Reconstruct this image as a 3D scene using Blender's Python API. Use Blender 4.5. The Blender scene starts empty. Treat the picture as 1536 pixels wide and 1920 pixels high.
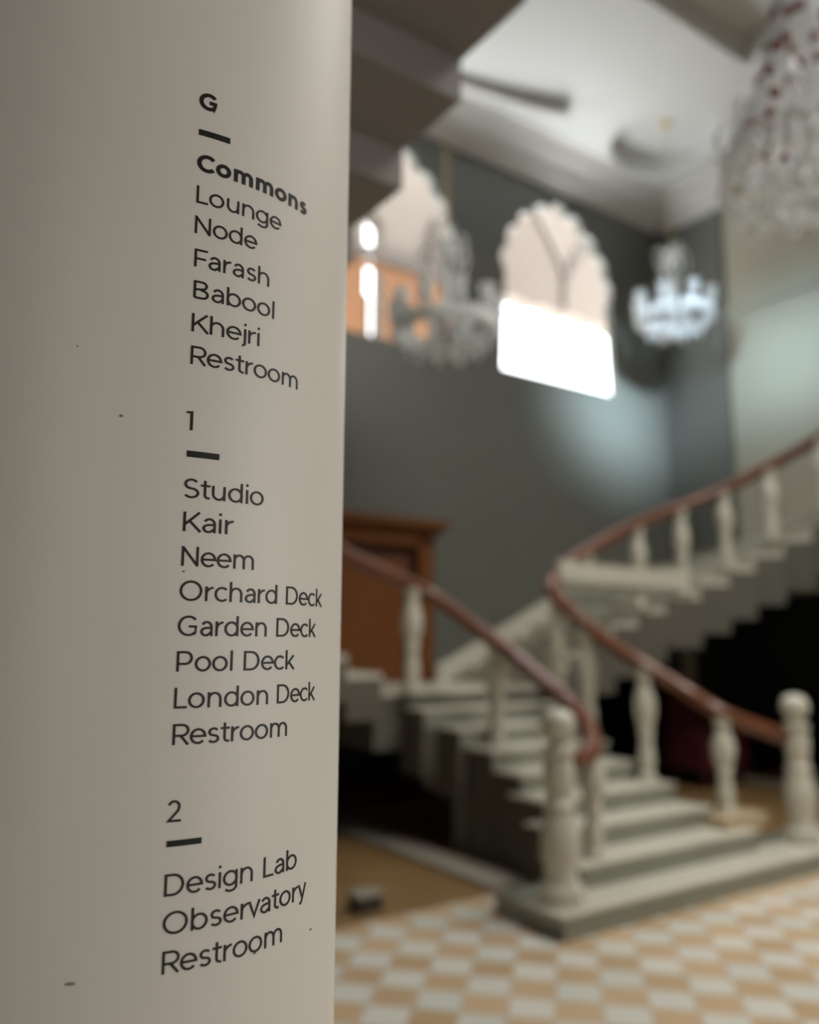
import bpy, bmesh, math, random
from mathutils import Vector
random.seed(7)
SC = bpy.context.scene
COL = SC.collection
S = 1.3                                   # everything below is laid out in units of 1.3 m
ANG = math.radians(34.5)                  # direction of the window wall
WX, WY = math.cos(ANG), math.sin(ANG)
EYE = 1.55

def T(s, t, z):                           # hall coordinates (along window wall, towards it, up) -> world
    return Vector(((s * WX - t * WY) * S, (s * WY + t * WX) * S, z * S))

# ------------------------------------------------------------------ camera
cam = bpy.data.cameras.new('camera'); camo = bpy.data.objects.new('camera', cam); COL.objects.link(camo)
cam.sensor_fit = 'HORIZONTAL'; cam.sensor_width = 36.0; cam.lens = 36.0 * 1560.0 / 1536.0
camo.location = (0, 0, EYE * S)
camo.rotation_mode = 'XYZ'
camo.rotation_euler = (math.radians(90) + 0.15456, 0.0, 0.0)
camo.rotation_euler.rotate_axis('Z', 0.00518)
cam.dof.use_dof = True; cam.dof.focus_distance = 0.89; cam.dof.aperture_fstop = 2.1
cam.clip_start = 0.02
SC.camera = camo

# ------------------------------------------------------------------ light
world = bpy.data.worlds.new('sky'); SC.world = world; world.use_nodes = True
bg = world.node_tree.nodes['Background']; bg.inputs[0].default_value = (0.92, 0.96, 1.0, 1); bg.inputs[1].default_value = 6.0

def area(name, pos, target, size, power, color, spread=180.0):
    l = bpy.data.lights.new(name, 'AREA'); l.shape = 'RECTANGLE'; l.size = size[0] * S; l.size_y = size[1] * S
    l.energy = power; l.color = color; l.spread = math.radians(spread)
    o = bpy.data.objects.new(name, l); COL.objects.link(o)
    a, b = T(*pos), T(*target); o.location = a
    o.rotation_euler = (b - a).to_track_quat('-Z', 'Y').to_euler(); o['kind'] = 'helper'
    return o
def sunlamp(d, e, c):
    l = bpy.data.lights.new('sun', 'SUN'); l.energy = e; l.color = c; l.angle = 0.01
    o = bpy.data.objects.new('sun', l); COL.objects.link(o); o.location = T(0, -6, 16)
    v = T(*d) - T(0, 0, 0); o.rotation_euler = v.to_track_quat('-Z', 'Y').to_euler()
sunlamp((-0.5, 0.02, -0.85), 46.0, (0.97, 0.99, 1.0))
area('fill_front', (3.6, -2.2, 2.0), (0.6, 1.2, 1.6), (3.2, 2.6), 46, (1.0, 0.97, 0.91), 70)  # added fill lamp for the column; no entrance is built
area('fill_overhead', (5.6, 1.0, 7.1), (4.6, 3.2, 0.0), (4.5, 2.5), 375, (1.0, 0.97, 0.90), 120)  # added overhead fill for floor and treads; no clerestory is built
area('fill_left', (-2.7, -1.2, 2.0), (0.2, 0.8, 1.6), (2.4, 2.4), 98, (1.0, 0.96, 0.90))  # added fill for the column's left side; the wall here has no window
area('fill_wall_patch', (-1.4, 1.6, 5.7), (8.67, 5.05, 4.75), (1.3, 0.75), 17, (0.60, 0.86, 1.0), 12)  # added narrow lamp casting the bluish patch on the right wall; no window built
area('fill_corner_glow', (2.2, -2.6, 6.3), (7.65, 6.7, 4.3), (1.0, 0.8), 52, (0.66, 0.84, 1.0), 11)  # added lamp imitating lens bloom on the wall beside the window

SC.view_settings.view_transform = 'Standard'; SC.view_settings.look = 'None'
SC.view_settings.exposure = 0.0; SC.view_settings.gamma = 1.0; SC.view_settings.use_curve_mapping = False
SC.cycles.use_denoising = True
SC.cycles.max_bounces = 8; SC.cycles.transmission_bounces = 8; SC.cycles.caustics_refractive = False; SC.cycles.caustics_reflective = False
SC.cycles.sample_clamp_indirect = 4.0

# ------------------------------------------------------------------ materials
def new_mat(name):
    m = bpy.data.materials.new(name); m.use_nodes = True
    return m, m.node_tree.nodes, m.node_tree.links, m.node_tree.nodes['Principled BSDF']
def mat(name, c, rough=0.5, noise=0.0, scale=6.0, c2=None, metallic=0.0, coat=0.0, stretch=None, trans=0.0, bump=0.0, spec=0.5):
    m, N, L, b = new_mat(name)
    b.inputs['Roughness'].default_value = rough; b.inputs['Metallic'].default_value = metallic
    b.inputs['Coat Weight'].default_value = coat; b.inputs['Transmission Weight'].default_value = trans
    b.inputs['Specular IOR Level'].default_value = spec
    b.inputs['Base Color'].default_value = (*c, 1)
    if noise > 0 or c2:
        tc = N.new('ShaderNodeTexCoord'); mp = N.new('ShaderNodeMapping'); nz = N.new('ShaderNodeTexNoise'); mx = N.new('ShaderNodeMix')
        mx.data_type = 'RGBA'
        L.new(tc.outputs['Object'], mp.inputs['Vector']); L.new(mp.outputs['Vector'], nz.inputs['Vector'])
        if stretch: mp.inputs['Scale'].default_value = stretch
        nz.inputs['Scale'].default_value = scale; nz.inputs['Detail'].default_value = 5
        d = c2 or tuple(v * (1 - noise) for v in c)
        mx.inputs['A'].default_value = (*c, 1); mx.inputs['B'].default_value = (*d, 1)
        L.new(nz.outputs['Fac'], mx.inputs['Factor']); L.new(mx.outputs['Result'], b.inputs['Base Color'])
        if bump:
            bp = N.new('ShaderNodeBump'); bp.inputs['Strength'].default_value = bump; bp.inputs['Distance'].default_value = 0.004
            L.new(nz.outputs['Fac'], bp.inputs['Height']); L.new(bp.outputs['Normal'], b.inputs['Normal'])
    return m
M = {
 'column': mat('column_paint', (0.46, 0.435, 0.395), 0.5, 0.06, 5.0, bump=0.02, spec=0.35),
 'vinyl': mat('black_vinyl', (0.012, 0.012, 0.011), 0.5, spec=0.2),
 'wall': mat('grey_wall_paint', (0.115, 0.117, 0.10), 0.42, 0.12, 1.2),
 'wall_beige': mat('beige_wall_paint', (0.36, 0.335, 0.268), 0.6, 0.1, 1.0),
 'ceiling': mat('white_ceiling_plaster', (0.74, 0.745, 0.735), 0.7, 0.04, 2.0),
 'cornice': mat('cornice_plaster', (0.60, 0.58, 0.56), 0.6, 0.05, 3.0),
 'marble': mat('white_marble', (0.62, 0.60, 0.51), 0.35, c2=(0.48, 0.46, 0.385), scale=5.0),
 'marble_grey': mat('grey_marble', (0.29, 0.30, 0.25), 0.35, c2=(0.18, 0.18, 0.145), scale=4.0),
 'plinth_tan': mat('tan_marble', (0.52, 0.42, 0.27), 0.4, 0.2, 6.0),
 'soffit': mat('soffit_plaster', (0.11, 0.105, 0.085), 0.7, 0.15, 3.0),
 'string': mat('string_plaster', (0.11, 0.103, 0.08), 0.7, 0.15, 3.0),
 'kerb': mat('kerb_stone', (0.36, 0.325, 0.27), 0.6, 0.2, 4.0),
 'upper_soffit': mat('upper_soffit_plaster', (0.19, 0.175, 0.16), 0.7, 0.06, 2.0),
 'rail': mat('polished_rail_wood', (0.17, 0.058, 0.024), 0.28, c2=(0.10, 0.034, 0.014), scale=9.0, stretch=(1, 1, 6), coat=0.1),
 'door': mat('red_brown_wood', (0.17, 0.062, 0.018), 0.5, spec=0.15, c2=(0.10, 0.036, 0.012), scale=5.0, stretch=(6, 6, 0.8)),
 'door_dark': mat('dark_brown_wood', (0.09, 0.032, 0.015), 0.5, 0.3, 6.0),
 'floor_brown': mat('brown_floor', (0.25, 0.155, 0.062), 0.5, c2=(0.16, 0.088, 0.032), scale=2.5),
 'dark': mat('passage_shade', (0.02, 0.02, 0.018), 0.8, 0.2, 3.0),
 'black': mat('black_metal', (0.03, 0.028, 0.025), 0.4),
 'box_top': mat('grey_metal', (0.30, 0.27, 0.22), 0.4),
 'beige_out': mat('terrace_plaster', (0.125, 0.098, 0.076), 0.8, 0.08, 2.0),
 'paving_out': mat('white_terrace_paving', (0.78, 0.79, 0.78), 0.8, 0.05, 2.0),
 'yellow_out': mat('yellow_plaster', (0.14, 0.098, 0.034), 0.8, 0.1, 2.0),
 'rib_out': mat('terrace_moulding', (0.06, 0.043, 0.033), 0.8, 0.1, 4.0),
 'orange_out': mat('orange_plaster', (0.16, 0.066, 0.021), 0.8, 0.2, 1.5),
 'trim_brown': mat('brown_arch_trim', (0.30, 0.19, 0.13), 0.6, 0.1, 3.0),
 'crystal': mat('cut_crystal', (0.95, 0.97, 0.97), 0.2, trans=0.15),
 'crystal_red': mat('red_crystal', (0.22, 0.025, 0.02), 0.15, trans=0.2),
 'brass': mat('brass', (0.55, 0.42, 0.18), 0.35, metallic=0.8),
 'candle': mat('ivory_candle', (0.8, 0.76, 0.66), 0.5),
 'velvet': mat('dark_red_velvet', (0.09, 0.006, 0.012), 0.8, 0.3, 8.0),
 'leaf_marks': mat('dust_marks', (0.13, 0.12, 0.10), 0.8),
}
def add_translucency(m, f):
    N, L = m.node_tree.nodes, m.node_tree.links
    tr = N.new('ShaderNodeBsdfTranslucent'); tr.inputs['Color'].default_value = (0.95, 0.97, 0.97, 1)
    mx = N.new('ShaderNodeMixShader'); mx.inputs[0].default_value = f
    L.new(N['Principled BSDF'].outputs[0], mx.inputs[1]); L.new(tr.outputs[0], mx.inputs[2])
    L.new(mx.outputs[0], N['Material Output'].inputs['Surface'])
add_translucency(M['crystal'], 0.55)
def tile_material():
    m, N, L, b = new_mat('checker_tiles')
    tc = N.new('ShaderNodeTexCoord'); mp = N.new('ShaderNodeMapping'); mp.vector_type = 'POINT'
    size = 0.2 * S
    mp.inputs['Rotation'].default_value = (0, 0, math.radians(10.5))
    mp.inputs['Location'].default_value = (TILE_OFF[0], TILE_OFF[1], 0)
    sc = N.new('ShaderNodeVectorMath'); sc.operation = 'SCALE'; sc.inputs['Scale'].default_value = 1 / size
    L.new(tc.outputs['Object'], sc.inputs[0]); L.new(sc.outputs[0], mp.inputs['Vector'])
    sx = N.new('ShaderNodeSeparateXYZ'); L.new(mp.outputs['Vector'], sx.inputs[0])
    def mth(op, a, bb=None):
        n = N.new('ShaderNodeMath'); n.operation = op
        for i, v in enumerate((a, bb)):
            if v is None: continue
            if isinstance(v, (int, float)): n.inputs[i].default_value = v
            else: L.new(v, n.inputs[i])
        return n.outputs[0]
    fx, fy = mth('FLOOR', sx.outputs[0]), mth('FLOOR', sx.outputs[1])
    par = mth('FLOORED_MODULO', mth('ADD', fx, fy), 2.0)
    cx = N.new('ShaderNodeCombineXYZ'); L.new(fx, cx.inputs[0]); L.new(fy, cx.inputs[1])
    wn = N.new('ShaderNodeTexWhiteNoise'); L.new(cx.outputs[0], wn.inputs['Vector'])
    ux, uy = mth('FRACT', sx.outputs[0]), mth('FRACT', sx.outputs[1])
    ex = mth('ABSOLUTE', mth('SUBTRACT', ux, 0.5)); ey = mth('ABSOLUTE', mth('SUBTRACT', uy, 0.5))
    grout = mth('GREATER_THAN', mth('MAXIMUM', ex, ey), 0.475)
    def mixc(f, a, bb):
        n = N.new('ShaderNodeMix'); n.data_type = 'RGBA'
        if isinstance(f, (int, float)): n.inputs['Factor'].default_value = f
        else: L.new(f, n.inputs['Factor'])
        for k, v in (('A', a), ('B', bb)):
            if isinstance(v, tuple): n.inputs[k].default_value = (*v, 1)
            else: L.new(v, n.inputs[k])
        return n.outputs['Result']
    tan = mixc(wn.outputs['Value'], (0.58, 0.42, 0.25), (0.47, 0.33, 0.19))
    wht = mixc(wn.outputs['Value'], (0.70, 0.67, 0.60), (0.60, 0.61, 0.55))
    col = mixc(grout, mixc(par, wht, tan), (0.50, 0.41, 0.32))
    L.new(col, b.inputs['Base Color']); b.inputs['Roughness'].default_value = 0.35
    return m
TILE_OFF = (0.372, 0.064)
M['tiles'] = tile_material()

# ------------------------------------------------------------------ mesh builder
def link_mesh(name, verts, faces, material, parent=None, origin=(0, 0, 0), smooth=False, auto=None, fix=True):
    o0 = T(*origin)
    me = bpy.data.meshes.new(name)
    me.from_pydata([tuple(v - o0) for v in verts], [], faces)
    if fix:
        bm = bmesh.new(); bm.from_mesh(me); bmesh.ops.recalc_face_normals(bm, faces=bm.faces); bm.to_mesh(me); bm.free()
    me.materials.append(material)
    if smooth:
        for p in me.polygons: p.use_smooth = True
        if auto:
            me.set_sharp_from_angle(angle=math.radians(auto))
    ob = bpy.data.objects.new(name, me); COL.objects.link(ob)
    if parent: ob.parent = parent
    else: ob.location = o0
    return ob
class MB:
    def __init__(self, raw=False): self.v = []; self.f = []; self.raw = raw
    def P(self, p): return Vector(p) * S if self.raw else T(*p)
    def add(self, pts, faces):
        n = len(self.v); self.v += [self.P(p) for p in pts]; self.f += [tuple(i + n for i in f) for f in faces]
    def box(self, s0, s1, t0, t1, z0, z1):
        self.add([(s0,t0,z0),(s1,t0,z0),(s1,t1,z0),(s0,t1,z0),(s0,t0,z1),(s1,t0,z1),(s1,t1,z1),(s0,t1,z1)],
                 [(0,3,2,1),(4,5,6,7),(0,1,5,4),(1,2,6,5),(2,3,7,6),(3,0,4,7)]); return self
    def prism(self, poly, z0, z1):
        n = len(poly); self.add([(p[0],p[1],z0) for p in poly] + [(p[0],p[1],z1) for p in poly],
             [tuple(range(n))[::-1], tuple(range(n, 2*n))] + [(i,(i+1)%n,n+(i+1)%n,n+i) for i in range(n)]); return self
    def slab(self, poly, zb, zt):                    # prism with a bottom and top height per corner
        n = len(poly); self.add([(p[0],p[1],zb[i]) for i,p in enumerate(poly)] + [(p[0],p[1],zt[i]) for i,p in enumerate(poly)],
             [tuple(range(n))[::-1], tuple(range(n, 2*n))] + [(i,(i+1)%n,n+(i+1)%n,n+i) for i in range(n)]); return self
    def vprism(self, poly, t0, t1):                  # polygon in (s,z) extruded along t
        n = len(poly); self.add([(p[0],t0,p[1]) for p in poly] + [(p[0],t1,p[1]) for p in poly],
             [tuple(range(n)), tuple(range(n, 2*n))[::-1]] + [(i,(i+1)%n,n+(i+1)%n,n+i) for i in range(n)]); return self
    def lathe(self, c, prof, seg=20):
        n = len(prof); pts = []
        for k in range(seg):
            a = 2*math.pi*k/seg
            pts += [(c[0]+r*math.cos(a), c[1]+r*math.sin(a), c[2]+z) for r, z in prof]
        fs = [(k*n+i, ((k+1)%seg)*n+i, ((k+1)%seg)*n+i+1, k*n+i+1) for k in range(seg) for i in range(n-1)]
        fs += [tuple(k*n for k in range(seg))[::-1], tuple(k*n+n-1 for k in range(seg))]
        self.add(pts, fs); return self
    def ball(self, c, r, seg=10, rings=6, sz=1.0):
        prof = [(max(1e-4, r*math.sin(math.pi*i/rings)), -r*sz*math.cos(math.pi*i/rings)) for i in range(rings+1)]
        return self.lathe(c, prof, seg)
    def tube(self, path, r, seg=10, sx=1.0, rend=None):
        P = [Vector(p) for p in path]; n = len(P); pts = []
        for i, p in enumerate(P):
            d = (P[min(i+1,n-1)] - P[max(i-1,0)]).normalized()
            side = d.cross(Vector((0,0,1)))
            if side.length < 1e-3: side = Vector((1,0,0))
            side.normalize(); up = side.cross(d)
            rr = r if rend is None else r + (rend - r) * i / (n - 1)
            for k in range(seg):
                a = 2*math.pi*k/seg; q = p + side*(rr*sx*math.cos(a)) + up*(rr*math.sin(a)); pts.append(tuple(q))
        fs = [(i*seg+k, i*seg+(k+1)%seg, (i+1)*seg+(k+1)%seg, (i+1)*seg+k) for i in range(n-1) for k in range(seg)]
        fs += [tuple(range(seg))[::-1], tuple(range((n-1)*seg, n*seg))]
        self.add(pts, fs); return self
    def build(self, name, m, parent=None, origin=None, smooth=False, auto=40):
        if origin is None: origin = parent['_o'] if parent is not None and '_o' in parent else (0,0,0)
        return link_mesh(name, self.v, self.f, m, parent, origin, smooth, auto)
def empty(name, label, cat, origin, group=None):
    o = bpy.data.objects.new(name, None); COL.objects.link(o); o.location = T(*origin); o.empty_display_size = 0.1
    o['_o'] = list(origin); tag(o, label, cat, group); return o
def tag(o, label=None, cat=None, group=None, kind=None):
    if label: o['label'] = label
    if cat: o['category'] = cat
    if group: o['group'] = group
    if kind: o['kind'] = kind
    return o
def struct(o): o['kind'] = 'structure'; return o
def spline(pts, n=6):
    P = [Vector(p) for p in pts]; out = []
    for i in range(len(P)-1):
        a, b, c, d = P[max(i-1,0)], P[i], P[i+1], P[min(i+2,len(P)-1)]
        for k in range(n):
            u = k/n
            out.append(0.5*((2*b) + (c-a)*u + (2*a-5*b+4*c-d)*u*u + (3*b-a-3*c+d)*u**3))
    out.append(P[-1]); return out
def filled(loops, depth_axis, d0, d1):
    """plate with holes: loops of 2-D points, first is the outline; extruded along depth_axis ('t','s' or 'z')"""
    def p3(p, d): return (p[0], d, p[1]) if depth_axis == 't' else (d, p[0], p[1]) if depth_axis == 's' else (p[0], p[1], d)
    bm = bmesh.new(); es = []
    for lp in loops:
        vs = [bm.verts.new((p[0], p[1], 0)) for p in lp]
        es += [bm.edges.new((vs[i], vs[(i+1) % len(vs)])) for i in range(len(vs))]
    bmesh.ops.triangle_fill(bm, use_beauty=True, edges=es, normal=(0, 0, 1))
    bm.verts.index_update()
    pts = [(v.co.x, v.co.y) for v in bm.verts]; tris = [tuple(v.index for v in f.verts) for f in bm.faces]; bm.free()
    mb = MB(); n = len(pts)
    faces = [tuple(t) for t in tris] + [tuple(i + n for i in reversed(t)) for t in tris]
    k = 0
    for lp in loops:
        m_ = len(lp)
        for i in range(m_): a, b = k+i, k+(i+1) % m_; faces.append((a, b, b+n, a+n))
        k += m_
    mb.add([p3(p, d0) for p in pts] + [p3(p, d1) for p in pts], faces)
    return mb

# ------------------------------------------------------------------ the setting
TW, SW, CZ = 6.7, 8.67, 7.25              # window wall, right wall, ceiling height
def cusped(cs, half, sill, spring, top, foils=9):
    pts = [(cs - half, sill), (cs + half, sill)]
    n = foils * 6
    for i in range(n + 1):
        th = math.pi * i / n
        bulge = 0.08 * abs(math.sin(foils * th))
        x = math.cos(th); y = math.sin(th)
        y = y * (1 + 0.10 * (1 - abs(x)) ** 2 )
        rx, ry = half - 0.06 + bulge, (top - spring) / 1.10 - 0.03 + bulge
        pts.append((cs + rx * x, spring + ry * y))
    return pts
WIN = [(6.755, 0.915), (4.27, 0.915)]
wins = [cusped(c, h, 4.54, 5.72, 6.73) for c, h in WIN]
low_r = [(5.55, 0.02), (8.66, 0.02), (8.66, 2.2), (7.6, 1.9), (5.55, 0.85)]
low_l = [(2.4, 0.02), (5.2, 0.02), (5.2, 0.72), (2.4, 0.72)]
struct(filled([[(-3, -0.05), (SW+0.3, -0.05), (SW+0.3, 7.7), (-3, 7.7)]] + wins + [low_r, low_l], 't', TW, TW+0.09).build('wall_back', M['wall']))
low_s = [(3.2, 0.02), (6.69, 0.02), (6.69, 2.1), (3.2, 2.1)]
struct(filled([[(-4.3, -0.05), (TW, -0.05), (TW, 7.7), (-4.3, 7.7)], low_s], 's', SW, SW+0.3).build('wall_right', M['wall_beige']))
struct(MB().box(-3.3, -3.0, -4.3, TW+0.3, -0.05, 7.7).build('wall_left', M['wall']))
struct(MB().box(-3.0, SW, -4.3, -4.0, -0.05, 7.7).build('wall_front', M['wall']))
# grey strip along the corner end of the right wall, and the plaster ledge above the lit panel
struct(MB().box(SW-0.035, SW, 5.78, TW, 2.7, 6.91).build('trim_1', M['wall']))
struct(MB().box(SW-0.05, SW, -4.0, 5.78, 5.5, 5.58).build('trim_2', M['wall_beige']))
# floor: checkered tiles in front of the stair, brown floor under and beside it
FT = 4.2
struct(MB().box(-3.3, SW+0.3, -4.3, FT, -0.1, 0).build('floor', M['tiles']))
struct(MB().box(-3.3, SW+0.3, FT, 9.6, -0.1, 0.0).build('floor_back', M['floor_brown']))
# ceiling with a raised tray and a round recess
def circ(c, r, n=48): return [(c[0]+r*math.cos(2*math.pi*i/n), c[1]+r*math.sin(2*math.pi*i/n)) for i in range(n)]
TRAY = [(1.7, -3.2), (6.98, -3.2), (6.98, 4.3), (1.7, 4.3)]
RC, RR = (7.42, 5.6), 0.64
struct(filled([[(-3.3, -4.3), (SW+0.3, -4.3), (SW+0.3, TW+0.3), (-3.3, TW+0.3)], TRAY, circ(RC, RR)], 'z', CZ, CZ+0.30).build('ceiling', M['ceiling']))
struct(MB().box(1.5, 7.2, -3.4, 4.5, CZ+0.30, CZ+0.4).build('ceiling_tray', M['ceiling']))
struct(MB().prism(circ(RC, RR+0.08), CZ+0.25, CZ+0.29).build('ceiling_recess', M['ceiling']))
# curved plaster fin on the ceiling beside the tray
fin = [(4.2, 6.1), (4.7, 6.06), (5.2, 5.96), (5.6, 5.86), (5.98, 5.72)]
fo = spline([(a, b, 0) for a, b in fin], 5); fi = [p + Vector((0.03, 0.07, 0)) for p in fo]
mb = MB()
n_ = len(fo); th = [0.07 + 0.10 * i / (n_-1) for i in range(n_)]
mb.add([(p.x, p.y, CZ) for p in fo] + [(p.x, p.y, CZ - th[i]) for i, p in enumerate(fo)] + [(p.x, p.y, CZ - th[i]) for i, p in enumerate(fi)] + [(p.x, p.y, CZ) for p in fi],
       [(i, i+1, n_+i+1, n_+i) for i in range(n_-1)] + [(n_+i, n_+i+1, 2*n_+i+1, 2*n_+i) for i in range(n_-1)] + [(2*n_+i, 2*n_+i+1, 3*n_+i+1, 3*n_+i) for i in range(n_-1)]
       + [(0, n_, 2*n_, 3*n_), (n_-1, 2*n_-1, 3*n_-1, 4*n_-1)])
struct(mb.build('trim_3', M['cornice']))
# cornice along both walls: stepped cove profile (out from wall, height)
prof = [(0, 6.91), (0.05, 6.91), (0.07, 6.97), (0.13, 7.0), (0.17, 7.08), (0.25, 7.15), (0.33, 7.18), (0.36, 7.22), (0.46, 7.25), (0, 7.25)]
def cornice(name, path_fn, a, b):
    m_ = MB(); n = len(prof)
    m_.add([path_fn(a, o, z) for o, z in prof] + [path_fn(b, o, z) for o, z in prof],
           [(i, (i+1) % n, n+(i+1) % n, n+i) for i in range(n)] + [tuple(range(n)), tuple(range(n, 2*n))[::-1]])
    struct(m_.build(name, M['cornice']))
cornice('trim_4', lambda s, o, z: (min(s, SW - o) if s > 5 else s, TW - o, z), -3.0, 9.0)
cornice('trim_5', lambda t, o, z: (SW - o, min(t, TW - o) if t > 5 else t, z), -4.0, 9.0)
# terrace behind the windows: floor, plaster screen wall with a wide opening, mouldings
OT = 9.2
scr = [(1.5, 4.2), (13.5, 4.2), (13.5, 8.9), (1.5, 8.9)]
op_main = [(7.35, 4.6), (12.6, 4.6)] + [(12.6 - 5.25*i/40, 6.80 + 0.07*abs(math.sin(i*math.pi/5)) + 0.12*max(0, (i-34)/6)) for i in range(41)]
op_slit = [(5.56, 5.2), (5.86, 5.2), (5.86, 7.35), (5.71, 7.47), (5.56, 7.35)]
struct(filled([scr, op_main, op_slit], 't', OT, OT+0.3).build('wall_terrace', M['beige_out']))
struct(filled([[(3.0, 4.3), (7.3, 4.3), (7.3, 6.72), (3.0, 6.72)], op_slit[:2] + [(5.86, 6.6), (5.56, 6.6)]], 't', OT-0.02, OT-0.001).build('wall_terrace_dado', M['orange_out']))
struct(filled([[(3.0, 6.74), (7.3, 6.74), (7.3, 6.9), (3.0, 6.9)]], 't', OT-0.08, OT-0.001).build('trim_6', M['rib_out']))
struct(MB().box(-3, 13.5, TW+0.09, OT+2.5, 4.2, 4.3).build('floor_terrace', M['paving_out']))
struct(MB().box(5.2, 6.2, OT+0.9, OT+1.0, 4.3, 6.68).build('wall_terrace_outer', M['yellow_out']))
# branching plaster ribs on the terrace wall
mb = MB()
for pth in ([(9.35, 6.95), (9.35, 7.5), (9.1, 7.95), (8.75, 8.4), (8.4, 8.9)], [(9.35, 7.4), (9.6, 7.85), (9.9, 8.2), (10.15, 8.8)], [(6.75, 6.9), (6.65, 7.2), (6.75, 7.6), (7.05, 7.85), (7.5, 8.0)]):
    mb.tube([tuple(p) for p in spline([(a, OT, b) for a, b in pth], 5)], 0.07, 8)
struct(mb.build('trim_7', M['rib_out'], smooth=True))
# passages under the stairs; their unlit darkness is put into near-black wall colour
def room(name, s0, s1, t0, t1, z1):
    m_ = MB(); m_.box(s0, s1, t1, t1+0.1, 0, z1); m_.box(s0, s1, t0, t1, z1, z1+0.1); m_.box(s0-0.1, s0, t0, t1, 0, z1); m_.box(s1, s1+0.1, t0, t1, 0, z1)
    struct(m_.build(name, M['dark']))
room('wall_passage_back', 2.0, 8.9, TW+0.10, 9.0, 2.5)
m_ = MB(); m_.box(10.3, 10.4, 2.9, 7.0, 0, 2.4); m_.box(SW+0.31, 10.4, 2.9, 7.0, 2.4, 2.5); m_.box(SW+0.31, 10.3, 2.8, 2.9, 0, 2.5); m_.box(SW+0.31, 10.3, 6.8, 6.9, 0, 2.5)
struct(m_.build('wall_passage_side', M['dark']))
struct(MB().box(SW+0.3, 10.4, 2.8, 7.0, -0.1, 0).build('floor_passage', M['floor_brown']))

# ------------------------------------------------------------------ the staircase
R0 = 0.13
LS = {1: 3.30, 2: 3.72, 3: 3.85, 4: 3.95, 5: 4.0, 6: 3.98, 7: 3.90, 8: 3.77, 9: 3.5}
RS = {1: 6.25, 2: 5.47, 3: 5.33, 4: 5.28, 5: 5.22, 6: 5.18, 7: 5.15, 8: 5.2, 9: 5.25}
def front(k): return 3.36 + 0.275 * (k - 1)
stair = empty('staircase', 'white marble staircase dividing into two curved flights beneath the arched windows', 'staircase', (4.7, 3.4, 0))
NOSE = 0.014
for k in range(1, 9):
    z = R0 * k; f0, f1 = front(k), front(k+1)
    MB().box(LS[k]-NOSE, RS[k]+NOSE, f0-NOSE, f1+0.06, z-0.018, z).build('tread', M['marble'], stair)
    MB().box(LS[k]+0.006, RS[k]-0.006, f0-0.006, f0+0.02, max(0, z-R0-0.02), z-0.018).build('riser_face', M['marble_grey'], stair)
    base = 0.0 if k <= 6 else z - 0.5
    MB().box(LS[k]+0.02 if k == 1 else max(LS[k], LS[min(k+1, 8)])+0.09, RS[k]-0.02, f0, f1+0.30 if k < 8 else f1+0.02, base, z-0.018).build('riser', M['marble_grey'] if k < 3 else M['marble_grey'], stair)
# side returns of the bottom step and grey soffit body under the flight
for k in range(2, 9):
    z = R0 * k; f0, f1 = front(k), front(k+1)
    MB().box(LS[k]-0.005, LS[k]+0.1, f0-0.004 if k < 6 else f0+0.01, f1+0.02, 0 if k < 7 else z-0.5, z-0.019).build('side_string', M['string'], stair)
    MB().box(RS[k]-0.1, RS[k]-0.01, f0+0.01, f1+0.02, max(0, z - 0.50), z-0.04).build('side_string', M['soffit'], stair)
# half landing against the window wall
ZL = R0 * 9
MB().box(3.5-NOSE, 5.25, front(9)-NOSE, TW, ZL-0.04, ZL).build('landing', M['marble'], stair)
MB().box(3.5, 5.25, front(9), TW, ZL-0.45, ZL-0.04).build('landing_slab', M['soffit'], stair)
# curved upper flights: front (rail side) and back (wall side) points for every riser
RISE = 0.1424
fl = [(3.5,5.45),(3.17,5.42),(2.86,5.40),(2.55,5.35),(2.30,5.28),(2.08,5.18),(1.88,5.05),(1.70,4.90),(1.57,4.72),(1.49,4.53)]
bl = [(3.5,6.7),(3.15,6.7),(2.75,6.7),(2.30,6.7),(1.85,6.7),(1.35,6.65),(0.90,6.4),(0.55,5.9),(0.38,5.2),(0.30,4.53)]
for i in range(1, 11):
    t = 4.53 - 0.33*i if i <= 8 else 1.89 - 0.31*(i-8)
    fl.append((1.49, t)); bl.append((0.30, t))
def flight(F, B, material_s, depth, n, hide=0):
    for j in range(1, n+1):
        z = ZL + RISE*j
        a, b, c, d = F[j-1], F[j], B[j], B[j-1]
        MB().prism([a, b, c, d], z-0.04, z).build('tread', M['marble'], stair)
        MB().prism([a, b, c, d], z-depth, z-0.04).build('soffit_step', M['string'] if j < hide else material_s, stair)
        va, vd = Vector((*a, 0)), Vector((*d, 0)); nn = (vd - va).cross(Vector((0, 0, 1))).normalized() * 0.012
        if nn.dot(Vector((b[0]-a[0], b[1]-a[1], 0))) > 0: nn = -nn
        MB().prism([a, d, (d[0]+nn.x, d[1]+nn.y), (a[0]+nn.x, a[1]+nn.y)], z-RISE, z-0.04).build('riser', M['marble'], stair)
flight(fl, bl, M['upper_soffit'], 0.35, 19, 7)
fr = [(5.22,5.36),(5.40,5.42),(5.80,5.48),(6.15,5.50),(6.50,5.50),(6.85,5.44),(7.20,5.28),(7.45,5.12),(7.65,4.95),(7.80,4.72),(7.88,4.45),(7.9,4.15),(7.9,3.83),(7.9,3.5),(7.9,3.17),(7.9,2.84),(7.9,2.5)]
br = [(5.25,6.7),(5.58,6.7),(5.88,6.7),(6.17,6.7),(6.47,6.7),(6.78,6.7),(7.12,6.7),(7.5,6.7),(7.95,6.7),(8.67,6.6),(8.67,5.9),(8.67,5.2),(8.67,4.5),(8.67,3.95),(8.67,3.4),(8.67,2.9),(8.67,2.5)]
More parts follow.
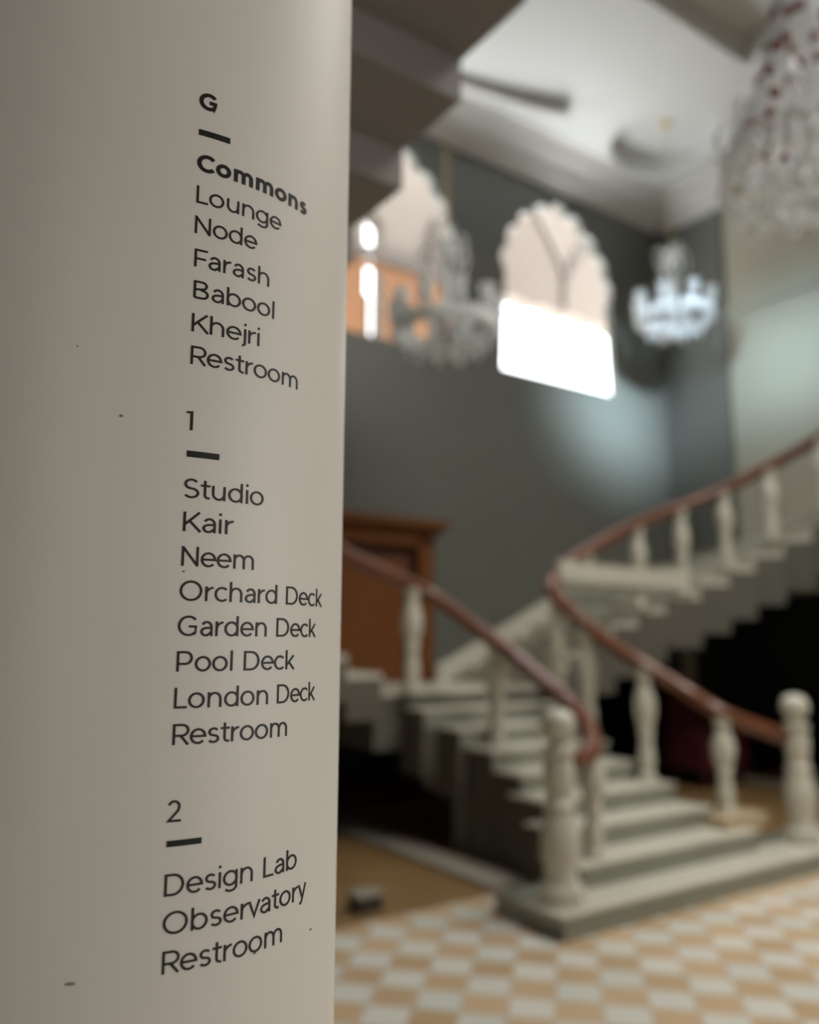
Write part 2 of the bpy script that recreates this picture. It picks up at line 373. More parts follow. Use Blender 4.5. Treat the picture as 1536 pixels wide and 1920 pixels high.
flight(fr, br, M['soffit'], 0.52, 16)
# marble kerb courses in front of the first steps of the right flight
def kerb(i0, i1, s_end, z0, z1, off, name='kerb_course'):
    pts = [p for p in spline([(a, b, 0) for a, b in fr[:8]], 6) if p.x <= s_end]
    poly = [(p.x, p.y - off) for p in pts] + [(p.x, p.y - off + 0.05) for p in reversed(pts)]
    MB().prism(poly, z0, z1).build(name, M['marble'] if z0 > 2 else M['marble_grey'], stair)
kerb(0, 7, 7.0, 2.09, 2.27, 0.10); kerb(0, 6, 6.45, 1.96, 2.09, 0.08); kerb(0, 5, 6.08, 1.80, 1.96, 0.06)
# marble skirting that climbs the window wall
MB().vprism([(4.92, ZL), (4.92, ZL+0.16), (5.05, ZL+0.2), (7.3, ZL+RISE*8+0.12), (7.3, ZL+RISE*7-0.1), (5.05, ZL)], TW-0.05, TW).build('wall_skirting', M['marble'], stair)
MB().box(5.25, 5.74, 3.72, 4.0, R0*2, R0*2.6).build('baluster_plinth', M['plinth_tan'], stair)
# low marble kerb on the floor beside the stair
tag(MB().box(3.58, 3.86, FT+0.05, 6.6, 0, 0.03).build('floor_kerb', M['kerb'], origin=(3.7, 5.4, 0)), 'low pale marble kerb on the brown floor left of the stair', 'kerb')

# balustrades --------------------------------------------------------
BAL = [(0.072,0),(0.072,0.05),(0.058,0.06),(0.052,0.10),(0.062,0.16),(0.060,0.24),(0.050,0.33),(0.046,0.38),(0.058,0.40),(0.062,0.42),(0.052,0.44),(0.060,0.50),(0.078,0.58),(0.084,0.66),(0.078,0.74),(0.060,0.82),(0.046,0.87),(0.055,0.90),(0.062,0.92),(0.062,1.0)]
NEW = [(0.125,0),(0.125,0.09),(0.105,0.10),(0.090,0.16),(0.100,0.22),(0.112,0.30),(0.108,0.38),(0.090,0.46),(0.080,0.50),(0.092,0.515),(0.092,0.53),(0.076,0.55),(0.080,0.62),(0.088,0.68),(0.086,0.74),(0.072,0.77),(0.085,0.79),(0.095,0.81),(0.095,0.83),(0.06,0.85),(0.055,0.87),(0.082,0.89),(0.098,0.93),(0.10,0.97),(0.088,1.01),(0.055,1.04),(0.002,1.05)]
bal_mesh = None
def baluster(parent, s, t, z0, z1):
    global bal_mesh
    if bal_mesh is None:
        o = MB(); o.lathe((0,0,0), BAL, 20); ob = link_mesh('baluster', o.v, o.f, M['marble'], None, (0,0,0), True, 35); bal_mesh = ob
    else:
        ob = bal_mesh.copy(); COL.objects.link(ob)
    ob.parent = parent; ob.location = T(s, t, z0) - T(*parent['_o']); ob.scale = (1, 1, (z1 - z0))
    return ob
def balustrade(label, rail, bals, newel):
    e = empty('stair_balustrade', label, 'balustrade', (newel[0], newel[1], R0))
    path = spline(rail, 6)
    r = MB(); r.tube(path, 0.06, 12, sx=1.1); r.build('handrail', M['rail'], e, smooth=True, auto=60)['label'] = 'polished red-brown wooden handrail'
    MB().lathe((newel[0], newel[1], R0), NEW, 24).build('newel_post', M['marble'], e, smooth=True, auto=35)
    for s, t, z0 in bals:
        p = min(path, key=lambda q: (q.x-s)**2 + (q.y-t)**2)
        baluster(e, p.x, p.y, z0, p.z - 0.03)
    return e
railL = [(3.62,3.60,0.86),(3.80,3.64,0.875),(3.93,3.72,0.96),(3.99,3.85,1.07),(4.04,4.0,1.15),(4.12,4.25,1.24),(4.22,4.75,1.45),(4.17,5.1,1.64),(4.06,5.3,1.80),(3.94,5.45,1.93),(3.70,5.47,2.03),(3.37,5.42,2.11),(3.07,5.40,2.22),(2.6,5.40,2.46),(2.2,5.27,2.72),(1.85,5.05,2.98),(1.58,4.65,3.25),(1.5,4.2,3.48),(1.5,3.2,3.92),(1.5,2.2,4.36),(1.5,1.4,4.72)]
balsL = [(3.92,3.76,R0*2),(4.2,4.95,R0*6),(3.80,5.47,ZL)]
for j in (3, 5, 7, 9, 11, 13, 15, 17):
    balsL.append(((fl[j-1][0]+fl[j][0])/2 + (0.05 if j > 8 else 0), (fl[j-1][1]+fl[j][1])/2, ZL+RISE*j))
railR = [(5.93,3.58,0.84),(5.81,3.70,0.90),(5.46,3.87,1.04),(5.39,4.12,1.19),(5.20,4.36,1.38),(5.12,4.60,1.53),(5.09,4.80,1.66),(5.03,4.97,1.81),(5.01,5.09,1.92),(5.07,5.21,2.03),(5.32,5.38,2.17),(5.81,5.5,2.40),(6.54,5.5,2.72),(7.07,5.38,2.93),(7.48,5.15,3.12),(7.83,4.75,3.38),(7.9,4.3,3.58),(7.9,3.5,3.94),(7.9,2.6,4.3)]
balsR = [(5.46,3.87,R0*2.6),(5.20,4.36,R0*4),(5.09,4.84,R0*6),(5.02,5.08,R0*7),(5.30,5.40,ZL+RISE),(5.81,5.5,ZL+RISE*3),(6.54,5.5,ZL+RISE*5),(7.07,5.38,ZL+RISE*6),(7.46,5.16,ZL+RISE*8),(7.81,4.79,ZL+RISE*10),(7.9,4.3,ZL+RISE*11),(7.9,3.98,ZL+RISE*12),(7.9,3.66,ZL+RISE*13),(7.9,3.33,ZL+RISE*14)]
balustrade('left balustrade of the staircase with curled wooden handrail and marble balusters', railL, balsL, (3.46, 3.53))
balustrade('right balustrade of the staircase, its handrail doubling back and climbing right', railR, balsR, (5.93, 3.58))

# gallery slab that the near column carries
struct(MB().box(-3.0, 1.49, -4.0, 1.27, 3.80, 4.02).build('ceiling_gallery', M['upper_soffit']))

# ------------------------------------------------------------------ the near column with its lettering
CR = 0.2; CD = 4.329 * CR; CPH = -0.31415
CX, CY = CD * math.sin(CPH), CD * math.cos(CPH)
def cyl(ang, z, rr=1.0): return (CX + CR*rr*math.sin(ang), CY - CR*rr*math.cos(ang), EYE + CR*z)
def xy_to_st(x, y): return (x*WX + y*WY, -x*WY + y*WX)
cs_, ct_ = xy_to_st(CX, CY)
col = empty('column', 'round off-white painted column with black directory lettering in the foreground', 'column', (cs_, ct_, 0))
b = MB(raw=True)
def ring_prof(prof, seg=160):
    m_ = MB(raw=True); m_.lathe((CX, CY, 0), prof, seg); return m_
ring_prof([(CR, 0), (CR, 3.799)]).build('shaft', M['column'], col, smooth=True, auto=40)
ring_prof([(CR+0.05, 0), (CR+0.05, 0.10), (CR+0.035, 0.13), (CR+0.002, 0.16), (CR+0.002, 0.0)]).build('base', M['column'], col, smooth=True, auto=40)

def arc(cx, cy, rx, ry, a0, a1, n=None):
    n = n or max(4, int(abs(a1-a0)/9))
    return [(cx + rx*math.cos(math.radians(a0+(a1-a0)*i/n)), cy + ry*math.sin(math.radians(a0+(a1-a0)*i/n))) for i in range(n+1)]
def glyph(ch, w):
    h = w/2; X = 0.745; A = 1.03
    def full(cx, cy, rx, ry): return arc(cx, cy, rx, ry, 0, 360, 44)
    if ch == 'G': return [arc(.5,.5,.5-h,.51-h,42,322) + [(.9-h,.17),(.9-h,.47)], [(.9,.47),(.52,.47)]]
    if ch == 'C': return [arc(.5,.5,.5-h,.51-h,42,318)]
    if ch == 'O': return [full(.53,.5,.53-h,.515-h)]
    if ch == 'D': return [[(h,h),(h,1-h),(.32,1-h)] + arc(.37,.5,.49-h,.5-h,90,-90) + [(.32,h),(h,h)]]
    if ch == 'L': return [[(h,1),(h,h),(.58,h)]]
    if ch == 'N': return [[(h,0),(h,1)], [(h*.9,1-h*.7),(.8-h*.9,h*.7)], [(.8-h,0),(.8-h,1)]]
    if ch == 'F': return [[(h,0),(h,1-h),(.64,1-h)], [(h,.47),(.57,.47)]]
    if ch == 'B': return [[(h,h),(h,1-h),(.36,1-h)] + arc(.40,.75,.27-h,.25-h,90,-90) + [(h,.5)], [(.36,.5)] + arc(.44,.265,.29-h,.265-h,90,-90) + [(h,h)]]
    if ch == 'K': return [[(h,0),(h,1)], [(.70,1.0),(h,.33)], [(.26,.56),(.76,0)]]
    if ch == 'R': return [[(h,0),(h,1-h),(.38,1-h)] + arc(.40,.69,.34-h,.31-h,90,-90) + [(h,.38+h)], [(.38,.40),(.70,0)]]
    if ch == 'P': return [[(h,0),(h,1-h),(.38,1-h)] + arc(.40,.66,.34-h,.34-h,90,-90) + [(h,.32+h)]]
    if ch == 'S':
        ry = (1.02-w)/4; yu = 1.01-h-ry; yl = -.01+h+ry
        return [arc(.36,yu,.33-h,ry,32,250)[:-1] + [(.36,.5)] + arc(.36,yl,.36-h,ry,70,-148)]
    if ch == '1': return [[(.03,.93),(.24,1-h*.9),(.24,0)]]
    if ch == '2': return [arc(.32,.70,.30-h,.31-h,160,-20) + [(.50,.50),(.08,h),(.66,h)]]
    if ch == 'o': return [full(.385,X/2,.385-h,X/2+.012-h)]
    if ch == 'e': return [[(.06,.375),(.70,.375)] + arc(.375,X/2,.375-h,X/2+.012-h,2,318)]
    if ch == 'c': return [arc(.375,X/2,.375-h,X/2+.012-h,46,314)]
    if ch == 's':
        ry = (X+.024-w)/4; yu = X+.012-h-ry; yl = -.012+h+ry
        return [arc(.28,yu,.255-h,ry,30,250)[:-1] + [(.28,X/2)] + arc(.28,yl,.275-h,ry,70,-150)]
    if ch == 'a':
        r = .60-h
        return [[(r,0),(r,.44)] + arc(r-.235,.44,.235,X+.012-h-.44,0,150), [(r,.42),(.30,.43-h*.4)] + arc(.28,.215,.28-h,.215+.01-h*1.2+.02,90,285) + [(.44,h+.07),(r,.20)]]
    if ch == 'n': return [[(h,0),(h,X)], [(h,.40)] + arc(.34,.40,.34-h,X+.012-h-.40,180,0) + [(.68-h,0)]]
    if ch == 'h': return [[(h,0),(h,A)], [(h,.40)] + arc(.34,.40,.34-h,X+.012-h-.40,180,0) + [(.68-h,0)]]
    if ch == 'm': return [[(h,0),(h,X)], [(h,.42)] + arc(.31,.42,.31-h,X+.012-h-.42,180,0) + [(.62-h,0)], [(.62-h,.42)] + arc(.93-w,.42,.31-h,X+.012-h-.42,180,0) + [(1.24-w-h,0)]]
    if ch == 'u': return [[(.66-h,0),(.66-h,X)], [(h,X)] + [(p[0], p[1]) for p in arc(.33,.345,.33-h,.345+.012-h,180,360)]]
    if ch == 'r': return [[(h,0),(h,X)], [(h,.36)] + arc(.42,.36,.42-h,X-h-.36,180,94)]
    if ch == 't': return [[(.20,.96),(.20,.22)] + arc(.37,.22,.17,.22-h,180,290), [(0,X-h),(.44,X-h)]]
    if ch == 'd': return [[(.74-h,0),(.74-h,A)], full(.375,X/2,.375-h,X/2+.012-h)]
    if ch == 'b': return [[(h,0),(h,A)], full(.365,X/2,.375-h,X/2+.012-h)]
    if ch == 'g': return [[(.74-h,X)] + [(.74-h,-.02)] + arc(.39,-.02,.35-h,.22-h*.4,0,-148), full(.375,X/2+.01,.375-h,X/2-h)]
    if ch == 'i': return [[(h,0),(h,X)], [(h,.93),(h,.93+w*1.15)]]
    if ch == 'j': return [[(.2,X),(.2,-.06)] + arc(.08,-.06,.12,.13,0,-100), [(.2,.93),(.2,.93+w*1.15)]]
    if ch == 'l': return [[(h,0),(h,A)]]
    if ch == 'k': return [[(h,0),(h,A)], [(.56,X),(h,.22)], [(.22,.40),(.60,0)]]
    if ch == 'v': return [[(h*.8,X),(.33,h*.4),(.66-h*.8,X)]]
    if ch == 'y': return [[(h*.8,X),(.345,.03)], [(.66-h*.8,X),(.30,-.13)] + arc(.17,-.10,.13,.12,-20,-110)]
    return []
GAP = {'r': 0.09, 't': 0.08, 'F': 0.05, 'K': 0.07, 'k': 0.08, 'v': 0.04, 'y': 0.04, 'L': 0.08, 'R': 0.10}
def layout(word, w):
    x = 0; out = []
    for i, ch in enumerate(word):
        g = glyph(ch, w)
        xs = [p[0] for st in g for p in st]
        lo, hi = 0.0, max(xs) + (w/2 if ch not in 'LFerts2CGckKvyR1jS' else 0.02)
        if ch == 'v' and i: x -= 0.05
        if ch == 'j': x -= 0.12
        if i and word[i-1] in 'obec' and ch in 'oecdgsa': x -= 0.04
        out += [[(p[0]+x, p[1]) for p in st] for st in g]
        nxt = word[i+1] if i+1 < len(word) else ''
        gap = GAP.get(ch, 0.155) - (0.04 if nxt in 'oecdgOGC' and nxt else 0) + (0.03 if nxt and nxt in 'hbdklnmri' and ch in 'hnmiuld' else 0) - (0.05 if nxt in 'tvy' and nxt else 0)
        x += hi + gap
    return out
def ribbon(pts, w):
    """offset a centre line to both sides -> list of (left,right)"""
    closed = (abs(pts[0][0]-pts[-1][0]) + abs(pts[0][1]-pts[-1][1])) < 1e-6
    q = [pts[0]]
    for p in pts[1:]:
        if math.hypot(p[0]-q[-1][0], p[1]-q[-1][1]) > 1e-5: q.append(p)
    P = [Vector(p) for p in q]; n = len(P); res = []
    dirs = [(P[i+1]-P[i]).normalized() for i in range(n-1)]
    for i in range(n):
        if closed and i in (0, n-1): d0, d1 = dirs[-1], dirs[0]
        else: d0, d1 = dirs[max(i-1,0)], dirs[min(i,n-2)]
        n0, n1 = Vector((-d0.y, d0.x)), Vector((-d1.y, d1.x)); m_ = n0 + n1
        if m_.length < 1e-4: m_ = n0
        m_.normalize(); k = (w/2) / max(0.45, m_.dot(n0))
        res.append((P[i] + m_*k, P[i] - m_*k))
    out = []
    for i in range(n-1):                              # subdivide long runs so they bend with the column
        L_ = (P[i+1]-P[i]).length; kk = max(1, int(L_/0.12))
        for j in range(kk): u = j/kk; out.append((res[i][0].lerp(res[i+1][0], u), res[i][1].lerp(res[i+1][1], u)))
    out.append(res[-1]); return out
CAP = 0.0772
def lettering(name, strokes, w, a0, a1, z0, extent=None, mb=None):
    mb = mb or MB(raw=True)
    rib = [ribbon(s_, w) for s_ in strokes]
    xs = [p.x for r_ in rib for pr in r_ for p in pr]; lo, hi = min(xs), max(xs)
    f = (a1-a0)/(hi-lo)
    for r_ in rib:
        n = len(r_); pts = []
        for rr in (1.0025, 1.0):
            for l, r in r_:
                pts += [cyl(a0+(l.x-lo)*f, z0+l.y*CAP, rr), cyl(a0+(r.x-lo)*f, z0+r.y*CAP, rr)]
        o = 2*n
        fs = [(2*i, 2*i+1, 2*i+3, 2*i+2) for i in range(n-1)]
        fs += [(2*i, 2*i+2, o+2*i+2, o+2*i) for i in range(n-1)] + [(2*i+1, o+2*i+1, o+2*i+3, 2*i+3) for i in range(n-1)]
        fs += [(0, o, o+1, 1), (2*n-2, 2*n-1, o+2*n-1, o+2*n-2)]
        mb.add(pts, fs)
    return mb
LINES = [
 ('bold letter G at the top of the column', [('G', .4534, .5295)], 2.2277, .20),
 ('bold lettering reading Commons', [('Commons', .4566, 1.0206)], 1.9437, .20),
 ('thin lettering reading Lounge', [('Lounge', .4605, .8636)], 1.7997, .106),
 ('thin lettering reading Node', [('Node', .4597, .7394)], 1.6646, .106),
 ('thin lettering reading Farash', [('Farash', .4639, .8053)], 1.5197, .106),
 ('thin lettering reading Babool', [('Babool', .4665, .8375)], 1.3827, .106),
 ('thin lettering reading Khejri', [('Khejri', .4654, .7654)], 1.2403, .106),
 ('thin lettering reading Restroom below Khejri', [('Restroom', .4674, .9901)], 1.1028, .106),
 ('thin numeral 1 above Studio', [('1', .4624, .4880)], .8291, .106),
 ('thin lettering reading Studio', [('Studio', .4666, .8130)], .5557, .106),
 ('thin lettering reading Kair', [('Kair', .4690, .6757)], .4227, .106),
 ('thin lettering reading Neem', [('Neem', .4692, .7752)], .2865, .106),
 ('thin lettering reading Orchard Deck', [('Orchard', .4679, .9022), ('Deck', .9554, 1.2263)], .1526, .106),
 ('thin lettering reading Garden Deck', [('Garden', .4679, .8504), ('Deck', .9042, 1.1742)], .0175, .106),
 ('thin lettering reading Pool Deck', [('Pool', .4693, .6938), ('Deck', .7452, 1.0178)], -.1175, .106),
 ('thin lettering reading London Deck', [('London', .4669, .8688), ('Deck', .9186, 1.1791)], -.2550, .106),
 ('thin lettering reading Restroom below London Deck', [('Restroom', .4675, .9812)], -.3893, .106),
 ('thin numeral 2 above Design Lab', [('2', .4578, .5119)], -.6667, .106),
 ('thin lettering reading Design Lab', [('Design', .4633, .8198), ('Lab', .8730, 1.0664)], -.9268, .106),
 ('thin lettering reading Observatory', [('Observatory', .4641, 1.1405)], -1.0590, .106),
 ('thin lettering reading Restroom at the bottom of the column', [('Restroom', .4681, .9846)], -1.1924, .106),
]
for lab, words, z0, w in LINES:
    mb = MB(raw=True)
    for wd, a0, a1 in words: lettering('lettering', layout(wd, w), w, a0, a1, z0, mb=mb)
    o = mb.build('lettering', M['vinyl'], col); o['label'] = 'black vinyl ' + lab
for a0, a1, z0, z1, lab in ((.4574, .5924, 2.1062, 2.1321, 'under the bold G'), (.4702, .6021, .7204, .7452, 'under the numeral 1'), (.4643, .5944, -.7540, -.7324, 'under the numeral 2')):
    mb = MB(raw=True); n = 10
    for rr in (0,): pass
    pts = []
    for i in range(n+1):
        a = a0+(a1-a0)*i/n
        pts += [cyl(a, z0, 1.0025), cyl(a, z1, 1.0025), cyl(a, z0, 1.0), cyl(a, z1, 1.0)]
    fs = [(4*i, 4*i+4, 4*i+5, 4*i+1) for i in range(n)] + [(4*i+1, 4*i+5, 4*i+7, 4*i+3) for i in range(n)] + [(4*i, 4*i+2, 4*i+6, 4*i+4) for i in range(n)] + [(0, 1, 3, 2), (4*n, 4*n+2, 4*n+3, 4*n+1)]
    mb.add(pts, fs); o = mb.build('divider_bar', M['vinyl'], col); o['label'] = 'short black vinyl bar ' + lab
mb = MB(raw=True)
for z, a, ra, rz in ((1.136, .035, .004, .004), (.862, .216, .008, .006), (-1.203, 1.188, .012, .005), (-1.189, .159, .02, .006), (.265, .479, .006, .004), (-1.197, .842, .008, .004)):
    pts = [cyl(a + ra*math.cos(q*math.pi/4), z + rz*math.sin(q*math.pi/4), 1.0012) for q in range(8)]
    mb.add(pts, [tuple(range(8))])
mb.build('chip_mark', M['leaf_marks'], col)

# ------------------------------------------------------------------ wooden door on the landing
door = empty('door_1', 'red-brown wooden door with heavy cornice at the head of the stair landing', 'door', (4.2, TW, ZL)); door['kind'] = 'structure'
d0, d1, dz = 3.42, 4.80, ZL
MB().box(d1-0.17, d1, TW-0.14, TW-0.001, dz, dz+1.38).build('door_frame', M['door'], door)
MB().box(d0, d0+0.17, TW-0.14, TW-0.001, dz, dz+1.38).build('door_frame', M['door'], door)
MB().box(d0, d1, TW-0.14, TW-0.001, dz+1.30, dz+1.42).build('door_frame', M['door'], door)
m_ = MB(); m_.box(d0-0.06, d1+0.07, TW-0.20, TW-0.001, dz+1.42, dz+1.48); m_.box(d0-0.11, d1+0.12, TW-0.26, TW-0.001, dz+1.48, dz+1.54); m_.build('cornice', M['door'], door)
MB().box(d0+0.17, d1-0.17, TW-0.03, TW-0.001, dz, dz+1.30).build('door_recess_shade', M['door_dark'], door)  # shadow of the deep reveal is put into the darker wood colour
leaf = MB().box(d0+0.17, d1-0.33, TW-0.09, TW-0.035, dz+0.01, dz+1.16).build('door_leaf', M['door'], door)
for a, b_ in ((d0+0.24, d0+0.56), (d0+0.62, d1-0.39)):
    for z0, z1 in ((0.10, 0.50), (0.58, 1.08)):
        MB().box(a, b_, TW-0.105, TW-0.09, dz+z0, dz+z1).build('door_panel', M['door'], leaf)
k = MB(); k.ball((d1-0.40, TW-0.13, dz+0.56), 0.025); k.tube([(d1-0.40, TW-0.09, dz+0.56), (d1-0.40, TW-0.12, dz+0.56)], 0.01); k.build('door_handle', M['brass'], leaf, smooth=True)

# ------------------------------------------------------------------ chandeliers
def copy_part(o, parent, loc, rot=(0,0,0), scale=(1,1,1)):
    c = o.copy(); COL.objects.link(c); c.parent = parent; c.location = loc; c.rotation_euler = rot; c.scale = scale; return c
def place(o, parent, off, rot=(0,0,0), scale=(1,1,1)):
    o.parent = parent; o.location = Vector(off) * S; o.rotation_euler = rot; o.scale = scale; return o
DROP = [(0.001,0),(0.012,-0.012),(0.018,-0.045),(0.026,-0.075),(0.018,-0.105),(0.001,-0.12)]
def raw_obj(mb, name, m, smooth=True, auto=50):
    return link_mesh(name, mb.v, mb.f, m, None, (0,0,0), smooth, auto)
drop0 = raw_obj(MB(raw=True).lathe((0,0,0), DROP[::-1], 8), 'crystal_drop', M['crystal'], False)
bob0 = raw_obj(MB(raw=True).lathe((0,0,0), [(0.02,-0.03),(0.045,-0.015),(0.062,0.01),(0.066,0.02),(0.05,0.015),(0.02,0.005)], 14), 'candle_cup', M['crystal'])
can0 = raw_obj(MB(raw=True).lathe((0,0,0), [(0.015,0),(0.035,0.015),(0.05,0.05),(0.056,0.10),(0.068,0.14),(0.064,0.14),(0.05,0.10),(0.044,0.05),(0.028,0.02),(0.002,0.012)], 14), 'glass_shade', M['crystal'])
first = {'d': True, 'b': True, 'c': True}
def inst(key, src, parent, off, rot=(0,0,0), scale=(1,1,1)):
    if first[key]: first[key] = False; return place(src, parent, off, rot, scale)
    return copy_part(src, parent, Vector(off)*S, rot, scale)
def arm_chandelier(label, pos, top, R, height, arms, phase, red):
    """pos: centre of the lowest finial; rod runs up to `top`"""
    e = empty('crystal_chandelier', label, 'chandelier', pos, 'crystal chandeliers of the stair hall')
    H_ = height
    def part(mb, name, m, smooth=True):
        o = link_mesh(name, mb.v, mb.f, m, None, (0,0,0), smooth, 50); o.parent = e; o.location = (0,0,0); return o
    part(MB(raw=True).tube([(0,0,H_*0.98), (0,0,top-pos[2]-0.05)], 0.006, 8), 'hanging_rod', M['brass'])
    part(MB(raw=True).lathe((0,0,top-pos[2]-0.07), [(0.01,0),(0.035,0.02),(0.06,0.055),(0.06,0.069)], 16), 'ceiling_rose', M['brass'])
    st = [(0.002,0.0),(0.035,0.03),(0.045,0.07),(0.03,0.11),(0.018,0.14),(0.05,0.19),(0.075,0.25),(0.06,0.32),(0.022,0.38),(0.03,0.44),(0.045,0.52),(0.03,0.60),(0.016,0.68),(0.03,0.76),(0.06,0.84),(0.085,0.90),(0.03,0.93),(0.012,1.0)]
    part(MB(raw=True).lathe((0,0,0), [(r*1.1, z*H_) for r, z in st], 16), 'centre_stem', M['crystal'])
    if red: part(MB(raw=True).ball((0,0,0.23*H_), 0.085, 14, 10), 'glass_ball', M['crystal_red'])['label'] = 'dark red glass ball'
    part(MB(raw=True).ball((0,0,0.05*H_), 0.05, 12, 8), 'finial_ball', M['crystal'])
    for i in range(arms):
        a = 2*math.pi*i/arms + phase; ca, sa = math.cos(a), math.sin(a)
        pr = [(0.05, 0.27*H_), (R*0.35, 0.14*H_), (R*0.7, 0.13*H_), (R*0.93, 0.21*H_), (R, 0.31*H_)]
        p3 = spline([(r*ca, r*sa, z) for r, z in pr], 5)
        part(MB(raw=True).tube(p3, 0.016, 8), 'arm', M['crystal'])
        inst('b', bob0, e, (R*ca, R*sa, 0.33*H_)); inst('c', can0, e, (R*ca, R*sa, 0.34*H_))
        pr2 = [(0.02, 0.55*H_), (R*0.42, 0.72*H_), (R*0.50, 0.86*H_), (R*0.36, 0.94*H_), (R*0.26, 0.86*H_)]
        if i % 2 == 0:
            part(MB(raw=True).tube(spline([(r*ca, r*sa, z) for r, z in pr2], 5), 0.010, 6), 'scroll_arm', M['crystal'])
            inst('d', drop0, e, (R*0.26*ca, R*0.26*sa, 0.85*H_))
        for q in range(5):
            b2 = a + (q-2)*0.13
            inst('d', drop0, e, (R*1.0*math.cos(b2), R*1.0*math.sin(b2), 0.31*H_), (0,0,b2), (1.3,1.3,1.3))
        for rr, zz in ((0.32, 0.13), (0.5, 0.12), (0.75, 0.14)):
            inst('d', drop0, e, (R*rr*ca, R*rr*sa, zz*H_), (0,0,a), (0.9,0.9,0.9))
        sw = []
        for q in range(9):
            u = q/8; b2 = a + u*2*math.pi/arms
            sw.append((R*0.96*math.cos(b2), R*0.96*math.sin(b2), (0.31 - 0.14*math.sin(math.pi*u))*H_))
        mb = MB(raw=True)
        for p in sw[1:-1]: mb.ball(p, 0.016, 7, 5)
        mb.tube(sw, 0.004, 5)
        part(mb, 'bead_swag', M['crystal'])
    return e
arm_chandelier('small crystal chandelier hanging in the corner right of the bright arched window', (7.42, 5.6, 4.86), CZ+0.25, 0.40, 1.16, 8, 0.2, False)
arm_chandelier('crystal chandelier hanging in front of the left arched window', (3.90, 5.16, 3.80), CZ, 0.42, 1.10, 10, 0.5, True)

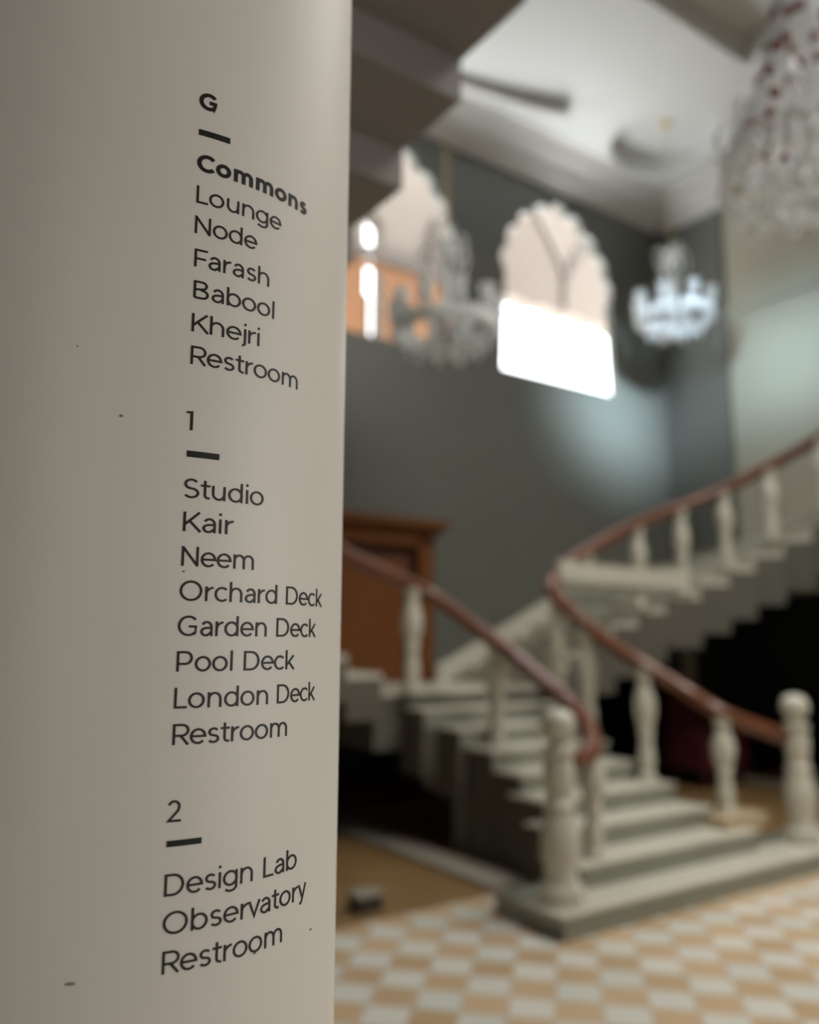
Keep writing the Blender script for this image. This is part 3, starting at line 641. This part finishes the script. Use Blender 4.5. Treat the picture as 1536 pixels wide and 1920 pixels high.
red0 = [None]
def tent_chandelier(label, pos, top, R, height):
    e = empty('crystal_chandelier', label, 'chandelier', pos, 'crystal chandeliers of the stair hall')
    def part(mb, name, m, smooth=True):
        o = link_mesh(name, mb.v, mb.f, m, None, (0,0,0), smooth, 50); o.parent = e; o.location = (0,0,0); return o
    H_ = height; zr = 0.30
    part(MB(raw=True).tube([(0,0,H_), (0,0,top-pos[2]-0.05)], 0.012, 8), 'hanging_rod', M['brass'])
    part(MB(raw=True).lathe((0,0,top-pos[2]-0.08), [(0.015,0),(0.05,0.02),(0.09,0.06),(0.09,0.079)], 16), 'ceiling_rose', M['brass'])
    part(MB(raw=True).lathe((0,0,0), [(0.02,zr-0.1),(0.05,zr),(0.03,zr+0.2),(0.05,zr+0.45),(0.03,0.8*H_),(0.09,0.93*H_),(0.05,H_),(0.01,H_+0.05)], 14), 'centre_stem', M['crystal'])
    ring = [(R*math.cos(2*math.pi*i/48), R*math.sin(2*math.pi*i/48), zr) for i in range(49)]
    part(MB(raw=True).tube(ring, 0.018, 8), 'ring_frame', M['crystal'])
    part(MB(raw=True).tube([(p[0]*0.55, p[1]*0.55, zr-0.12) for p in ring], 0.014, 8), 'ring_frame', M['crystal'])
    part(MB(raw=True).tube([(p[0]*0.27, p[1]*0.27, 0.90*H_) for p in ring], 0.012, 8), 'crown_ring', M['brass'])
    ns = 20
    for i in range(ns):
        a = 2*math.pi*i/ns; ca, sa = math.cos(a), math.sin(a); mb = MB(raw=True); reds = []; nb = 15
        spl_ = [(R*(0.27+0.73*(q/14)**1.5)*ca, R*(0.27+0.73*(q/14)**1.5)*sa, zr + (0.90*H_ - zr)*(1-q/14) - 0.05*math.sin(math.pi*q/14)) for q in range(15)]
        for q in range(nb):
            u = q/(nb-1); r = R*(0.27 + 0.73*u**1.5); z = zr + (0.90*H_ - zr)*(1-u) - 0.05*math.sin(math.pi*u)
            red = (q*5 + i*3) % 7 in (0, 3) and q > 1
            if red: reds.append((r*ca, r*sa, z))
            else: mb.ball((r*ca, r*sa, z), 0.016 + 0.007*((q*3+i) % 3), 8, 6)
        mb.tube(spl_, 0.004, 5)
        st = part(mb, 'bead_string', M['crystal'])
        for p in reds:
            if red0[0] is None:
                red0[0] = raw_obj(MB(raw=True).ball((0,0,0), 0.027, 10, 7), 'red_bead', M['crystal_red']); red0[0]['label'] = 'dark red glass bead'; place(red0[0], st, p)
            else: copy_part(red0[0], st, Vector(p)*S)
    for i in range(30):
        a = 2*math.pi*i/30
        inst('d', drop0, e, (R*math.cos(a), R*math.sin(a), zr-0.01), (0,0,a), (1.2,1.2,1.3))
    for i in range(16):
        a = 2*math.pi*i/16
        inst('d', drop0, e, (R*0.55*math.cos(a), R*0.55*math.sin(a), zr-0.13), (0,0,a), (1.2,1.2,1.2))
    for i in range(14):
        a = 2*math.pi*i/14 + 0.1; ca, sa = math.cos(a), math.sin(a)
        o = part(MB(raw=True).ball((R*0.86*ca, R*0.86*sa, zr-0.20), 0.036, 10, 8), 'crystal_ball', M['crystal'])
        lk = part(MB(raw=True).tube([(R*0.92*ca, R*0.92*sa, zr), (R*0.86*ca, R*0.86*sa, zr-0.17)], 0.005, 6), 'ball_hook', M['brass']); lk.parent = o
    for i in range(10):
        a = 2*math.pi*i/10 + 0.3; ca, sa = math.cos(a), math.sin(a)
        part(MB(raw=True).tube(spline([(r*ca, r*sa, z) for r, z in ((R*0.75, zr+0.05), (R*0.95, zr+0.02), (R*1.06, zr+0.12), (R*0.98, zr+0.24), (R*0.84, zr+0.22))], 5), 0.014, 8), 'scroll_arm', M['crystal'])
        inst('d', drop0, e, (R*0.84*ca, R*0.84*sa, zr+0.21), (0,0,a), (1.2,1.2,1.2))
    part(MB(raw=True).ball((0,0,0.06), 0.055, 12, 8), 'finial_ball', M['crystal'])
    for i in range(8):
        a = 2*math.pi*i/8; mb = MB(raw=True)
        for q in range(7):
            u = q/6; mb.ball((R*(0.55-0.45*u)*math.cos(a), R*(0.55-0.45*u)*math.sin(a), zr-0.14 - 0.10*u), 0.02, 7, 5)
        mb.tube([(R*(0.55-0.45*q/6)*math.cos(a), R*(0.55-0.45*q/6)*math.sin(a), zr-0.14 - 0.10*q/6) for q in range(7)], 0.005, 5)
        part(mb, 'bead_swag', M['crystal'])
    return e
tent_chandelier('large near chandelier of clear and dark red crystal beads at the upper right', (3.62, 1.90, 3.53), CZ+0.30, 0.41, 1.45)

# ------------------------------------------------------------------ small things on the floor
bx = empty('floor_box', 'small dark box with a pale lid on the brown floor beside the column', 'box', (2.72, 4.39, 0))
MB().box(2.64, 2.80, 4.33, 4.45, 0, 0.085).build('body', M['black'], bx)
MB().box(2.63, 2.81, 4.32, 4.46, 0.085, 0.105).build('lid', M['box_top'], bx)
ch = empty('armchair', 'dark red high-backed armchair in the shadow under the right flight', 'armchair', (8.22, 6.1, 0))
MB().box(7.92, 8.50, 5.78, 6.30, 0.20, 0.42).build('seat', M['velvet'], ch)
MB().vprism([(7.92, 0.4), (8.50, 0.4), (8.53, 0.92), (8.42, 1.06), (8.21, 1.10), (8.0, 1.06), (7.89, 0.92)], 6.20, 6.33).build('backrest', M['velvet'], ch)
for a, b_ in ((7.83, 7.93), (8.49, 8.59)): MB().box(a, b_, 5.78, 6.30, 0.20, 0.62).build('armrest', M['velvet'], ch)
for a in (7.89, 8.53):
    for c_ in (5.84, 6.25): MB().tube([(a, c_, 0), (a, c_, 0.20)], 0.025, 8).build('leg', M['door_dark'], ch)
for o in bpy.data.objects:
    if '_o' in o: del o['_o']
